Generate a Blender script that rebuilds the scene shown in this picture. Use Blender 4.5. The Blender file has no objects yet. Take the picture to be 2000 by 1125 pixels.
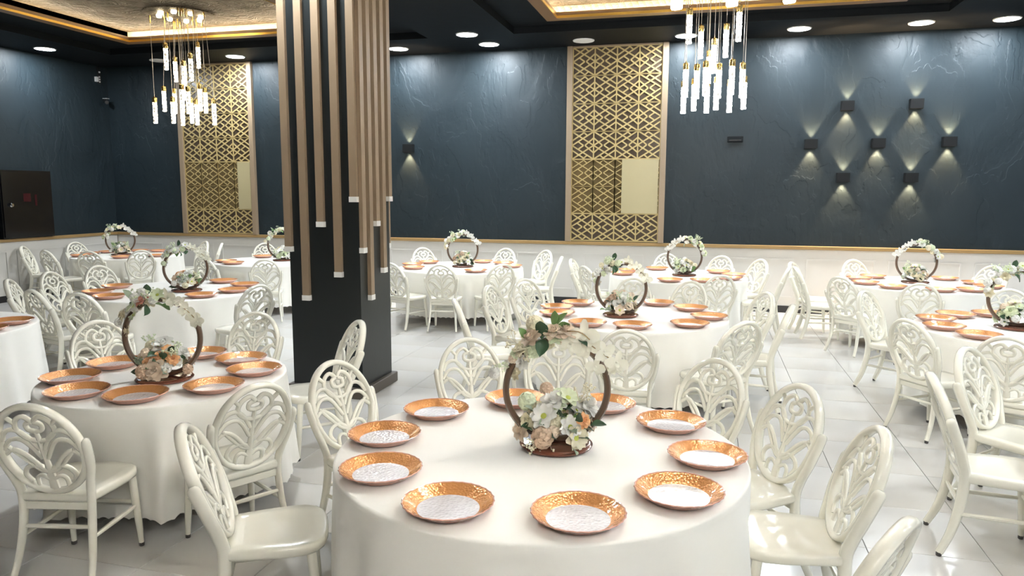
import bpy, math, random
from math import sin, cos, pi, radians, atan2, hypot
from mathutils import Vector, Matrix, Quaternion

scene = bpy.context.scene
col = scene.collection

# ------------------------------------------------------------------ camera, world, exposure
F_PX, PITCH, ROLL, YAW, CAM_H = 1434.0, radians(7.48), radians(0.22), radians(14.71), 1.893
fwd = Vector((-sin(YAW) * cos(PITCH), cos(YAW) * cos(PITCH), -sin(PITCH)))
rgt = Vector((cos(YAW), sin(YAW), 0)); upv = rgt.cross(fwd)
r2 = rgt * cos(ROLL) + upv * sin(ROLL); u2 = -rgt * sin(ROLL) + upv * cos(ROLL)
cam_data = bpy.data.cameras.new('camera')
cam_data.sensor_width = 36.0; cam_data.sensor_fit = 'HORIZONTAL'
cam_data.lens = F_PX / 2000.0 * 36.0
cam_data.clip_start = 0.05
cam = bpy.data.objects.new('camera', cam_data); col.objects.link(cam)
m = Matrix((r2, u2, -fwd)).transposed().to_4x4(); m.translation = Vector((0, 0, CAM_H))
cam.matrix_world = m
scene.camera = cam

world = bpy.data.worlds.new('world'); scene.world = world; world.use_nodes = True
world.node_tree.nodes['Background'].inputs[0].default_value = (0.5, 0.5, 0.5, 1)
world.node_tree.nodes['Background'].inputs[1].default_value = 0.0
vs = scene.view_settings
vs.view_transform = 'Standard'; vs.look = 'None'; vs.gamma = 1.0; vs.use_curve_mapping = False
vs.exposure = 0.7

DOWN_E = 240.0       # radiance of a ceiling downlight diffuser
TUBE_E = 84.0        # radiance of a chandelier tube
COVE_E = 110.0        # radiance of the LED strip in the ceiling trays
SCONCE_W = 65.0

# ------------------------------------------------------------------ room dimensions (metres)
YB, XL, XR, YF = 12.3, -11.45, 8.5, -4.2       # back, left, right, front walls
ZC, ZT, ZF = 4.255, 4.36, 4.50                 # beam soffit, coffer ceiling, foil ceiling
ZR = 1.01                                      # top of white wainscot
rnd = random.Random(7)

# ------------------------------------------------------------------ materials
def mat(name, color, rough=0.5, metal=0.0, spec=0.5, coat=0.0, emis=None, estr=0.0, bump=None, vary=None, trans=0.0, rvar=None, sheen=0.0):
    """bump = (scale, strength, distance[, kind]); vary = (scale, colour2, contrast); rvar = (scale, r0, r1)"""
    M = bpy.data.materials.new(name); M.use_nodes = True
    nt = M.node_tree; N = nt.nodes; L = nt.links
    b = N['Principled BSDF']
    b.inputs['Base Color'].default_value = (*color, 1)
    b.inputs['Roughness'].default_value = rough; b.inputs['Metallic'].default_value = metal
    b.inputs['Specular IOR Level'].default_value = spec
    b.inputs['Coat Weight'].default_value = coat; b.inputs['Coat Roughness'].default_value = 0.08
    b.inputs['Transmission Weight'].default_value = trans
    b.inputs['Sheen Weight'].default_value = sheen
    if emis: b.inputs['Emission Color'].default_value = (*emis, 1); b.inputs['Emission Strength'].default_value = estr
    tc = N.new('ShaderNodeTexCoord')
    def noise(scale, detail=6):
        n = N.new('ShaderNodeTexNoise'); n.inputs['Scale'].default_value = scale; n.inputs['Detail'].default_value = detail
        L.new(tc.outputs['Object'], n.inputs['Vector']); return n
    if vary:
        n = noise(vary[0]); rp = N.new('ShaderNodeValToRGB')
        c = vary[2]; rp.color_ramp.elements[0].position = 0.5 - c; rp.color_ramp.elements[1].position = 0.5 + c
        rp.color_ramp.elements[0].color = (*color, 1); rp.color_ramp.elements[1].color = (*vary[1], 1)
        L.new(n.outputs['Fac'], rp.inputs['Fac']); L.new(rp.outputs['Color'], b.inputs['Base Color'])
    if rvar:
        n = noise(rvar[0]); mr = N.new('ShaderNodeMapRange')
        mr.inputs['From Min'].default_value = 0.35; mr.inputs['From Max'].default_value = 0.65
        mr.inputs['To Min'].default_value = rvar[1]; mr.inputs['To Max'].default_value = rvar[2]
        L.new(n.outputs['Fac'], mr.inputs['Value']); L.new(mr.outputs['Result'], b.inputs['Roughness'])
    if bump:
        kind = bump[3] if len(bump) > 3 else 'noise'
        if kind == 'voronoi':
            n = N.new('ShaderNodeTexVoronoi'); n.inputs['Scale'].default_value = bump[0]
            L.new(tc.outputs['Object'], n.inputs['Vector']); out = n.outputs['Distance']
        elif kind == 'foil':
            n = noise(bump[0], 3); n.inputs['Distortion'].default_value = 2.5
            mth = N.new('ShaderNodeMath'); mth.operation = 'PINGPONG'; mth.inputs[1].default_value = 0.11
            L.new(n.outputs['Fac'], mth.inputs[0]); out = mth.outputs[0]
        elif kind == 'grain':
            mp = N.new('ShaderNodeMapping'); mp.inputs['Scale'].default_value = (1, 1, 0.06)
            L.new(tc.outputs['Object'], mp.inputs['Vector'])
            n = noise(bump[0]); L.new(mp.outputs['Vector'], n.inputs['Vector']); out = n.outputs['Fac']
        else:
            n = noise(bump[0]); out = n.outputs['Fac']
        bp = N.new('ShaderNodeBump'); bp.inputs['Strength'].default_value = bump[1]; bp.inputs['Distance'].default_value = bump[2]
        L.new(out, bp.inputs['Height']); L.new(bp.outputs['Normal'], b.inputs['Normal'])
    return M

def wall_material():
    """dark slate-blue trowelled plaster: smooth sheen broken by knife-edged patches"""
    M = mat('slate_plaster', (0.034, 0.047, 0.062), 0.42, spec=0.28)
    nt = M.node_tree; N = nt.nodes; L = nt.links; b = N['Principled BSDF']
    tc = N.new('ShaderNodeTexCoord')
    mp = N.new('ShaderNodeMapping'); mp.inputs['Scale'].default_value = (1, 1, 0.55); L.new(tc.outputs['Object'], mp.inputs['Vector'])
    n1 = N.new('ShaderNodeTexNoise'); n1.inputs['Scale'].default_value = 1.7; n1.inputs['Detail'].default_value = 5; n1.inputs['Roughness'].default_value = 0.5; n1.inputs['Distortion'].default_value = 0.25
    L.new(mp.outputs['Vector'], n1.inputs['Vector'])
    st = N.new('ShaderNodeValToRGB'); e = st.color_ramp.elements
    e[0].position = 0.36; e[0].color = (0, 0, 0, 1); e[1].position = 0.64; e[1].color = (1, 1, 1, 1)
    for p_, v in ((0.46, 0.35), (0.475, 0.5), (0.54, 0.62), (0.55, 0.8)):
        x = e.new(p_); x.color = (v, v, v, 1)
    L.new(n1.outputs['Fac'], st.inputs['Fac'])
    bp = N.new('ShaderNodeBump'); bp.inputs['Strength'].default_value = 0.5; bp.inputs['Distance'].default_value = 0.03
    L.new(st.outputs['Color'], bp.inputs['Height']); L.new(bp.outputs['Normal'], b.inputs['Normal'])
    n2 = N.new('ShaderNodeTexNoise'); n2.inputs['Scale'].default_value = 0.9; n2.inputs['Detail'].default_value = 5
    L.new(tc.outputs['Object'], n2.inputs['Vector'])
    rp = N.new('ShaderNodeValToRGB'); rp.color_ramp.elements[0].position = 0.3; rp.color_ramp.elements[1].position = 0.7
    rp.color_ramp.elements[0].color = (0.0110, 0.0183, 0.0232, 1); rp.color_ramp.elements[1].color = (0.0140, 0.0225, 0.0275, 1)
    L.new(n2.outputs['Fac'], rp.inputs['Fac']); L.new(rp.outputs['Color'], b.inputs['Base Color'])
    mr = N.new('ShaderNodeMapRange'); mr.inputs['To Min'].default_value = 0.42; mr.inputs['To Max'].default_value = 0.58
    L.new(n1.outputs['Fac'], mr.inputs['Value']); L.new(mr.outputs['Result'], b.inputs['Roughness'])
    return M

M = {}
M['wall'] = wall_material()
M['ceil'] = mat('dark_ceiling_paint', (0.006, 0.0075, 0.009), 0.6, spec=0.12, bump=(3, 0.15, 0.02))
M['foil'] = mat('crinkled_bronze_ceiling', (0.085, 0.070, 0.052), 0.60, spec=0.12, bump=(2.6, 1.0, 0.25, 'foil'), vary=(3.0, (0.035, 0.027, 0.018), 0.16))
M['coveface'] = mat('cream_crinkled_cove', (0.34, 0.29, 0.21), 0.6, spec=0.2, bump=(6, 0.8, 0.06, 'foil'))  # foil made paler, the cove glow is put into its colour
M['goldframe'] = mat('bronze_wood_frame', (0.21, 0.12, 0.055), 0.35, spec=0.5)
M['goldlip'] = mat('gold_lip', (0.75, 0.47, 0.10), 0.28, metal=0.7)
M['led'] = mat('warm_led_strip', (1, .8, .5), emis=(1.0, 0.82, 0.55), estr=COVE_E)
M['wainscot'] = mat('white_wainscot_paint', (0.58, 0.565, 0.53), 0.5)
M['rail'] = mat('brown_gold_rail', (0.30, 0.19, 0.075), 0.4, bump=(30, 0.1, 0.01, 'grain'))
M['tile'] = mat('white_polished_tile', (0.64, 0.64, 0.63), 0.16, vary=(0.7, (0.58, 0.55, 0.50), 0.25))
M['grout'] = mat('dark_grout', (0.10, 0.09, 0.08), 0.8)
M['black'] = mat('black_baseboard', (0.012, 0.012, 0.013), 0.4)
M['pillar'] = mat('black_green_pillar_paint', (0.011, 0.0135, 0.0135), 0.35, bump=(4, 0.2, 0.01))
M['plinth'] = mat('grey_brown_plinth', (0.085, 0.072, 0.058), 0.5)
M['slat'] = mat('brown_wood_slat', (0.27, 0.195, 0.125), 0.42, bump=(40, 0.25, 0.005, 'grain'))
M['cap'] = mat('white_end_cap', (0.80, 0.78, 0.74), 0.4)
M['lattice'] = mat('gold_lattice', (0.44, 0.34, 0.15), 0.4, metal=0.1)
M['latback'] = mat('bronze_backing', (0.075, 0.055, 0.038), 0.25)
M['latmirror'] = mat('bronze_mirror', (0.26, 0.19, 0.09), 0.08, metal=0.55)
M['board'] = mat('beige_board', (0.40, 0.35, 0.21), 0.25)  # flat beige stands in for a bright reflection in the bronze mirror
M['post'] = mat('taupe_frame_post', (0.26, 0.195, 0.13), 0.4)
M['chair'] = mat('pearl_cream_plastic', (0.84, 0.81, 0.70), 0.2, spec=0.5, coat=0.35)
M['foot'] = mat('grey_foot_cap', (0.06, 0.055, 0.05), 0.5)
M['cloth'] = mat('ivory_tablecloth', (0.86, 0.84, 0.78), 0.85, spec=0.2, sheen=0.2, bump=(260, 0.12, 0.001))
M['ply'] = mat('plywood_top', (0.35, 0.24, 0.13), 0.6)
M['steel'] = mat('table_leg_steel', (0.16, 0.15, 0.14), 0.45, metal=0.6)
M['copper'] = mat('copper_glass_rim', (0.80, 0.365, 0.13), 0.2, metal=0.35, coat=0.6, bump=(110, 0.5, 0.004, 'voronoi'))
M['well'] = mat('frosted_glass_well', (0.78, 0.77, 0.79), 0.10, metal=0.15, coat=0.8, bump=(75, 0.55, 0.006, 'voronoi'))
M['pinkglass'] = mat('pink_glass_edge', (0.72, 0.40, 0.31), 0.15, coat=0.6)
M['walnut'] = mat('walnut_hoop', (0.105, 0.060, 0.034), 0.35, coat=0.2, bump=(60, 0.2, 0.003))
M['base'] = mat('mahogany_base', (0.16, 0.055, 0.032), 0.22, coat=0.5)
M['cord'] = mat('clear_cord', (0.45, 0.42, 0.38), 0.3, metal=0.4)
M['brass'] = mat('brass_cap', (0.62, 0.43, 0.15), 0.25, metal=0.9)
def tube_material(name, colour, TUBE_E):
    Mt = mat(name, (0.9, 0.9, 0.9), 0.15, emis=colour, estr=TUBE_E)
    nt = Mt.node_tree; N = nt.nodes; L = nt.links; b = N['Principled BSDF']
    tc = N.new('ShaderNodeTexCoord'); v = N.new('ShaderNodeTexVoronoi'); v.inputs['Scale'].default_value = 42
    L.new(tc.outputs['Object'], v.inputs['Vector'])
    mr = N.new('ShaderNodeMapRange'); mr.inputs['From Min'].default_value = 0.28; mr.inputs['From Max'].default_value = 0.62
    mr.inputs['To Min'].default_value = TUBE_E * 1.5; mr.inputs['To Max'].default_value = TUBE_E * 0.006
    L.new(v.outputs['Distance'], mr.inputs['Value']); L.new(mr.outputs['Result'], b.inputs['Emission Strength'])
    return Mt
M['tube'] = tube_material('lit_bubble_glass', (1.0, 0.96, 0.88), TUBE_E)
M['tuberear'] = tube_material('bright_bubble_glass', (1.0, 0.96, 0.88), TUBE_E * 1.7)  # stronger glass for the added chandelier behind the viewer
M['tubemid'] = tube_material('soft_bubble_glass', (1.0, 0.95, 0.86), TUBE_E * 0.34)
M['tubewarm'] = tube_material('dimmed_warm_bubble_glass', (1.0, 0.86, 0.64), TUBE_E * 0.16)
M['bulb'] = mat('glowing_canopy_lamp', (1, .9, .7), emis=(1.0, 0.82, 0.50), estr=20)
M['diffuser'] = mat('lit_downlight_diffuser', (1, 1, 1), emis=(0.87, 0.94, 1.0), estr=DOWN_E)
M['offdisc'] = mat('unlit_white_disc', (0.75, 0.75, 0.75), 0.5)
M['trimwhite'] = mat('white_metal_ring', (0.7, 0.7, 0.7), 0.4)
M['sconce'] = mat('black_wall_lamp', (0.006, 0.0065, 0.007), 0.6, spec=0.2)
M['sconcelens'] = mat('warm_lamp_lens', (1, .9, .7), emis=(1.0, 0.86, 0.62), estr=6)
M['blackgloss'] = mat('black_gloss_panel', (0.006, 0.006, 0.007), 0.12)
M['red'] = mat('painted_red_reflection', (0.035, 0.002, 0.005), 0.3)  # red reflection on the glossy door, put into flat colour
M['chrome'] = mat('chrome', (0.7, 0.7, 0.72), 0.15, metal=1.0)
M['plasticwhite'] = mat('white_plastic', (0.75, 0.75, 0.75), 0.4)
for nm, c in {'fw': (0.86, 0.85, 0.80), 'fcream': (0.83, 0.76, 0.56), 'fbeige': (0.82, 0.68, 0.53), 'ftan': (0.66, 0.48, 0.34), 'fpeach': (0.88, 0.50, 0.24),
              'fpink': (0.80, 0.38, 0.28), 'fgreenwhite': (0.72, 0.78, 0.55), 'fcentre': (0.50, 0.55, 0.10), 'forchid': (0.90, 0.88, 0.74)}.items():
    M[nm] = mat('petal_' + nm[1:], c, 0.6, sheen=0.15)
M['leafd'] = mat('dark_green_leaf', (0.035, 0.085, 0.040), 0.4)
M['leafl'] = mat('light_green_leaf', (0.17, 0.30, 0.10), 0.45)
M['leafg'] = mat('grey_green_leaf', (0.26, 0.32, 0.22), 0.5)
M['stem'] = mat('tan_twig', (0.40, 0.28, 0.13), 0.6)

# ------------------------------------------------------------------ mesh helpers
class MB:
    def __init__(s): s.v = []; s.f = []
    def add(s, vs_, fs):
        o = len(s.v); s.v += [tuple(x) for x in vs_]; s.f += [tuple(i + o for i in q) for q in fs]; return s
    def box(s, x0, x1, y0, y1, z0, z1, bv=0.0):
        if bv <= 0:
            P = [(x, y, z) for z in (z0, z1) for y in (y0, y1) for x in (x0, x1)]
            return s.add(P, [(0, 2, 3, 1), (4, 5, 7, 6), (0, 1, 5, 4), (2, 6, 7, 3), (0, 4, 6, 2), (1, 3, 7, 5)])
        rings = []
        for z, i in ((z0, bv), (z0 + bv, 0), (z1 - bv, 0), (z1, bv)):
            a0, a1, b0, b1 = x0 + i, x1 - i, y0 + i, y1 - i; c = bv * 0.6
            rings.append([(a0 + c, b0, z), (a1 - c, b0, z), (a1, b0 + c, z), (a1, b1 - c, z), (a1 - c, b1, z), (a0 + c, b1, z), (a0, b1 - c, z), (a0, b0 + c, z)])
        return s.loft(rings)
    def loft(s, rings, caps=True, closed=True):
        n = len(rings[0]); o = len(s.v)
        for r in rings: s.v += [tuple(x) for x in r]
        for i in range(len(rings) - 1):
            for j in range(n if closed else n - 1):
                k = (j + 1) % n
                s.f.append((o + i * n + j, o + i * n + k, o + (i + 1) * n + k, o + (i + 1) * n + j))
        if caps:
            s.f.append(tuple(o + j for j in reversed(range(n))))
            s.f.append(tuple(o + (len(rings) - 1) * n + j for j in range(n)))
        return s
    def lathe(s, prof, n=32, cx=0, cy=0, mod=None, cap0=False, cap1=False):
        rings = []
        for r, z in prof:
            rings.append([(cx + r * (mod(2 * pi * j / n, r) if mod else 1) * cos(2 * pi * j / n), cy + r * (mod(2 * pi * j / n, r) if mod else 1) * sin(2 * pi * j / n), z) for j in range(n)])
        o = len(s.v); s.loft(rings, caps=False)
        if cap0: s.f.append(tuple(o + j for j in reversed(range(n))))
        if cap1: s.f.append(tuple(o + (len(prof) - 1) * n + j for j in range(n)))
        return s
    def tube(s, path, rad, n=8, rad2=None, up=(0, 1, 0), closed=False):
        """sweep an ellipse: rad across, rad2 along 'up'; radii may be lists"""
        P = [Vector(q) for q in path]; m_ = len(P); up = Vector(up); rings = []
        for i, q in enumerate(P):
            if closed: t = (P[(i + 1) % m_] - P[i - 1])
            else: t = P[min(i + 1, m_ - 1)] - P[max(i - 1, 0)]
            t.normalize(); a = t.cross(up)
            if a.length < 1e-4: a = t.cross(Vector((1, 0.01, 0)))
            a.normalize(); b = a.cross(t)
            ra = rad[i] if isinstance(rad, (list, tuple)) else rad
            rb = (rad2[i] if isinstance(rad2, (list, tuple)) else rad2) if rad2 is not None else ra
            rings.append([q + a * ra * cos(2 * pi * (j + .5) / n) + b * rb * sin(2 * pi * (j + .5) / n) for j in range(n)])
        if closed: rings.append(rings[0]); return s.loft(rings, caps=False)
        return s.loft(rings)
    def mesh(s, name, smooth=True, ang=40):
        me = bpy.data.meshes.new(name); me.from_pydata(s.v, [], s.f); me.validate(); me.update()
        if smooth:
            me.polygons.foreach_set('use_smooth', [True] * len(me.polygons))
            try: me.set_sharp_from_angle(angle=radians(ang))
            except Exception: pass
        return me

def ob(name, me, m=None, parent=None, loc=(0, 0, 0), rz=0.0, scale=None, quat=None):
    if m is not None and not me.materials: me.materials.append(m)
    o = bpy.data.objects.new(name, me); col.objects.link(o)
    o.location = loc
    if quat is not None: o.rotation_mode = 'QUATERNION'; o.rotation_quaternion = quat
    else: o.rotation_euler = (0, 0, rz)
    if scale is not None: o.scale = scale if isinstance(scale, (tuple, list)) else (scale,) * 3
    if parent: o.parent = parent
    return o
def empty(name, loc=(0, 0, 0), rz=0.0):
    o = bpy.data.objects.new(name, None); col.objects.link(o); o.location = loc; o.rotation_euler = (0, 0, rz)
    o.empty_display_size = 0.1
    return o
def tag(o, label, cat, group=None):
    o['label'] = label; o['category'] = cat
    if group: o['group'] = group
    return o
def struct(o, label, cat=None):
    o['kind'] = 'structure'; o['label'] = label; o['category'] = cat or o.name.split('_')[0]
    return o
def box_ob(name, b, m, parent=None, bv=0.0):
    return ob(name, MB().box(*b, bv).mesh(name, smooth=bv > 0), m, parent)
def smooth_path(pts, k=5):
    P = [Vector(q) for q in pts]; out = []
    for i in range(len(P) - 1):
        p0 = P[max(i - 1, 0)]; p1 = P[i]; p2 = P[i + 1]; p3 = P[min(i + 2, len(P) - 1)]
        for j in range(k):
            t = j / k
            out.append(0.5 * ((2 * p1) + (p2 - p0) * t + (2 * p0 - 5 * p1 + 4 * p2 - p3) * t * t + (3 * p1 - p0 - 3 * p2 + p3) * t ** 3))
    out.append(P[-1]); return out

# ================================================================== THE ROOM
# floor: grout bed with polished tiles laid on it (0.6 m wide, joints along the hall)
floor = ob('floor', MB().box(XL - .2, XR + .2, YF - .2, YB + .2, -0.12, -0.006).mesh('floor', False), M['grout'])
struct(floor, 'white polished tile floor of the hall with thin dark joints', 'floor')
TW, TL = 0.6, 0.6
tile_me = MB().box(-TW / 2 + .0022, TW / 2 - .0022, -TL / 2 + .0016, TL / 2 - .0016, -0.006, 0.0, 0.0012).mesh('tile', False)
def in_view(x, y, margin=0.12):
    d = Vector((x, y, -CAM_H)); z = d.dot(fwd)
    if z < 0.3: return False
    sx = d.dot(r2) / z * F_PX / 1000; sy = d.dot(u2) / z * F_PX / 562.5
    return abs(sx) < 1 + margin and abs(sy) < 1 + margin
near, far = [], []
for i in range(-22, 16):
    for j in range(-9, 24):
        x = 0.9 - TW / 2 + TW * i; y = 5.0 + TL * (j - 8) + (0.3 * (i % 2) if False else 0)
        if XL - .2 < x < XR + .2 and YF - .3 < y < YB + .3:
            (near if in_view(x, y) else far).append((hypot(x, y), x, y))
near.sort()
for k, (d, x, y) in enumerate(near[:300]): ob('tile', tile_me, M['tile'], floor, (x, y, 0))
rest = MB()
for d, x, y in near[300:] + far:
    rest.box(x - TW / 2 + .0022, x + TW / 2 - .0022, y - TL / 2 + .0016, y + TL / 2 - .0016, -0.006, 0.0)
ro = ob('tile_field', rest.mesh('tile_field', False), M['tile'], floor); ro['kind'] = 'stuff'

def wall(name, b, label):
    return struct(box_ob(name, b, M['wall']), label, 'wall')
wall('wall_back', (XL - .2, XR + .2, YB, YB + .2, 0, 4.8), 'dark slate blue plaster back wall above white wainscot')
wall('wall_left', (XL - .2, XL, YF, YB, 0, 4.8), 'dark slate blue plaster wall on the left side')
wall('wall_right', (XR, XR + .2, YF, YB, 0, 4.8), 'dark slate blue plaster wall on the right side')
wall('wall_front', (XL, XR, YF - .2, YF, 0, 4.8), 'dark slate blue plaster wall behind the viewer')

# wainscot with raised panels, brown rail, black baseboard
def wainscot(name, rail_name, base_name, axis, c, a0, a1, sgn, side):
    t = 0.03
    def B(u0, u1, d0, d1, z0, z1):
        d0, d1 = sorted((c + sgn * d0, c + sgn * d1))
        return (u0, u1, d0, d1, z0, z1) if axis == 'x' else (d0, d1, u0, u1, z0, z1)
    w = struct(box_ob(name, B(a0, a1, 0, t, 0.0, ZR), M['wainscot']), 'white panelled wainscot along the %s wall' % side, 'wainscot')
    n = max(1, round((a1 - a0) / 1.15)); pw = (a1 - a0) / n
    for i in range(n):
        u0 = a0 + i * pw + .09; u1 = a0 + (i + 1) * pw - .09; z0, z1, s_ = 0.24, 0.86, 0.022
        mb = MB()
        for q in ((u0, u1, z0, z0 + s_), (u0, u1, z1 - s_, z1), (u0, u0 + s_, z0 + s_, z1 - s_), (u1 - s_, u1, z0 + s_, z1 - s_)):
            mb.box(*B(q[0], q[1], t, t + .012, q[2], q[3]))
        ob('panel_moulding', mb.mesh('panel_moulding', False), M['wainscot'], w)
    struct(box_ob(rail_name, B(a0, a1, 0, t + .035, ZR, ZR + .055), M['rail'], bv=.006), 'brown gold wooden rail on top of the %s wainscot' % side, 'rail')
    struct(box_ob(base_name, B(a0, a1, t, t + .015, 0, .11), M['black']), 'black baseboard at the foot of the %s wainscot' % side, 'baseboard')
wainscot('trim_1', 'trim_2', 'baseboard_back', 'x', YB, XL, XR, -1, 'back')
wainscot('trim_3', 'trim_4', 'baseboard_left', 'y', XL, YF, YB - .04, 1, 'left')
wainscot('trim_5', 'trim_6', 'baseboard_right', 'y', XR, YF, YB - .04, -1, 'right')

# ceiling: dark coffers between lower beams, two trays with lit foil
BX0, BX1, SY, SXL = -4.29, -2.91, 11.12, -10.25
TY0 = -3.3
trays = [(-9.42, -5.35, TY0, 10.62), (-2.29, 2.36, TY0, 10.64)]
FW = 0.17
cm = MB()
xs = sorted({XL - .2, XR + .2, *[t[i] for t in trays for i in (0, 1)]})
cm.box(XL - .2, XR + .2, trays[1][3], YB + .2, ZT, 4.75)
cm.box(XL - .2, XR + .2, YF - .2, TY0, ZT, 4.75)
cm.box(XL - .2, trays[0][0], TY0, trays[1][3], ZT, 4.75)
cm.box(trays[0][1], trays[1][0], TY0, trays[1][3], ZT, 4.75)
cm.box(trays[1][1], XR + .2, TY0, trays[1][3], ZT, 4.75)
ceiling = struct(ob('ceiling', cm.mesh('ceiling', False), M['ceil']), 'dark painted ceiling with lower beams and two lit trays', 'ceiling')
for b in ((XL, XR, SY, YB, ZC, ZT + .05), (BX0, BX1, YF, SY, ZC, ZT + .05), (XL, SXL, YF, SY, ZC, ZT + .05), (2.98, 4.36, YF, SY, ZC, ZT + .05)):
    box_ob('ceiling_beam', b, M['ceil'], ceiling)
for k, (x0, x1, y0, y1) in enumerate(trays):
    t = empty('ceiling_tray', ((x0 + x1) / 2, (y0 + y1) / 2, ZT - .06)); cx, cy = t.location.x, t.location.y
    struct(t, ['left ceiling tray with crinkled bronze foil and gold edge', 'right ceiling tray with bright crinkled foil and gold edge'][k], 'ceiling tray')
    def L(b): return (b[0] - cx, b[1] - cx, b[2] - cy, b[3] - cy, b[4] - (ZT - .06), b[5] - (ZT - .06))
    z0, z1 = ZT - .06, ZT + .02
    sides = [(x0, x1, y1 - FW, y1), (x0, x1, y0, y0 + FW), (x0, x0 + FW, y0 + FW, y1 - FW), (x1 - FW, x1, y0 + FW, y1 - FW)]
    for (a, b, c, d) in sides: ob('frame_board', MB().box(*L((a, b, c, d, z0, z1))).mesh('frame_board', False), M['goldframe'], t)
    i0, i1, j0, j1 = x0 + FW, x1 - FW, y0 + FW, y1 - FW
    lips = [(i0, i1, j1 - .012, j1), (i0, i1, j0, j0 + .012), (i0, i0 + .012, j0, j1), (i1 - .012, i1, j0, j1)]
    for (a, b, c, d) in lips: ob('gold_lip', MB().box(*L((a, b, c, d, z0 - .004, z0 + .03))).mesh('gold_lip', False), M['goldlip'], t)
    # recess walls set back behind the frame, LED strip hidden on the ledge
    rw = [(x0 - .02, x1 + .02, y1, y1 + .02), (x0 - .02, x1 + .02, y0 - .02, y0), (x0 - .02, x0, y0, y1), (x1, x1 + .02, y0, y1)]
    for (a, b, c, d) in rw: ob('recess_side', MB().box(*L((a, b, c, d, z1, ZF + .02))).mesh('recess_side', False), M['coveface'], t)
    ob('foil_ceiling', MB().box(*L((x0 - .02, x1 + .02, y0 - .02, y1 + .02, ZF, ZF + .03))).mesh('foil', False), M['foil'], t)
    e = .07
    for (a, b, c, d) in ((x0 + e, x1 - e, y1 - e - .012, y1 - e), (x0 + e, x1 - e, y0 + e, y0 + e + .012), (x0 + e, x0 + e + .012, y0 + e, y1 - e), (x1 - e - .012, x1 - e, y0 + e, y1 - e)):
        ob('led_strip', MB().box(*L((a, b, c, d, z1 + .001, z1 + .010))).mesh('led_strip', False), M['led'], t)

# ================================================================== PILLAR with wooden slats
PX0, PX1, PY0, PY1 = -3.69, -2.985, 6.0, 6.64
pil = empty('pillar', ((PX0 + PX1) / 2, (PY0 + PY1) / 2, 0))
tag(pil, 'black square pillar hung with brown wooden slats of uneven length', 'pillar')
cx, cy = pil.location.x, pil.location.y
hx, hy = (PX1 - PX0) / 2, (PY1 - PY0) / 2
ob('shaft', MB().box(-hx, hx, -hy, hy, 0, ZC - .003).mesh('shaft', False), M['pillar'], pil)
ob('plinth', MB().box(-hx - .045, hx + .045, -hy - .045, hy + .045, 0, .10, .006).mesh('plinth', False), M['plinth'], pil)
zb = [1.34, 0.895, 1.57, 1.12, 1.795]
SW, SD = 0.07, 0.036
def slat(x, y, z, ax):
    a, b = (SW / 2, SD / 2) if ax == 'x' else (SD / 2, SW / 2)
    s = ob('slat', MB().box(-a, a, -b, b, z + .048, ZC - .004).mesh('slat', False), M['slat'], pil, (x, y, 0))
    ob('end_cap', MB().box(-a - .004, a + .004, -b - .004, b + .004, z, z + .048).mesh('end_cap', False), M['cap'], s)
for k in range(5):
    slat(-3.684 + .1655 * k - cx, -hy - SD / 2, zb[k], 'x')                 # facing the viewer
    slat(hx + SD / 2, 6.0 + .035 + .143 * k - cy, zb[k], 'y')               # right side
    slat(-hx - SD / 2, 6.0 + .035 + .143 * k - cy, zb[(k + 4) % 5], 'y')    # left side
    slat(-3.684 + .1655 * k - cx, hy + SD / 2, zb[4 - k], 'x')              # rear

# ================================================================== LATTICE PANELS
def lattice_tile_mesh(w, h, sw, dep, name):
    mb = MB()
    def strip(a, b, s_=sw, dz=0.0):
        (u0, v0), (u1, v1) = a, b
        x0, z0, x1, z1 = u0 * w, h - v0 * h, u1 * w, h - v1 * h
        l = hypot(x1 - x0, z1 - z0); nx, nz = -(z1 - z0) / l * s_ / 2, (x1 - x0) / l * s_ / 2
        P = []
        for y in (0, -dep - dz):
            P += [(x0 + nx, y, z0 + nz), (x0 - nx, y, z0 - nz), (x1 - nx, y, z1 - nz), (x1 + nx, y, z1 + nz)]
        mb.add(P, [(0, 1, 2, 3), (7, 6, 5, 4), (0, 4, 5, 1), (1, 5, 6, 2), (2, 6, 7, 3), (3, 7, 4, 0)])
    for a, b in (((0, 0), (1, .5)), ((1, 0), (0, .5)), ((0, 1), (1, .5)), ((1, 1), (0, .5)),
                 ((0, .33), (.58, .02)), ((0, .67), (.58, .98)), ((1, .23), (.6, .5)), ((.6, .5), (1, .77)),
                 ((.28, .36), (.53, .5)), ((.53, .5), (.28, .64)), ((.70, .14), (.5, 0)), ((.70, .86), (.5, 1))):
        strip(a, b)
    strip((0, 0), (0, 1), sw * .9, .002); strip((1, 0), (1, 1), sw * .9, .002)
    strip((0, 0), (1, 0), sw * .8, .004); strip((0, 1), (1, 1), sw * .8, .004)
    return mb.mesh(name, False)
LW, LH0, LH1 = 1.44, 1.085, 4.225
tw, th = LW / 4, (LH1 - LH0) / 7
tile_a = lattice_tile_mesh(tw, th, .022, .010, 'lattice_tile')
tile_t = lattice_tile_mesh(tw, th, .015, .007, 'lattice_tile_thin')
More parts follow.
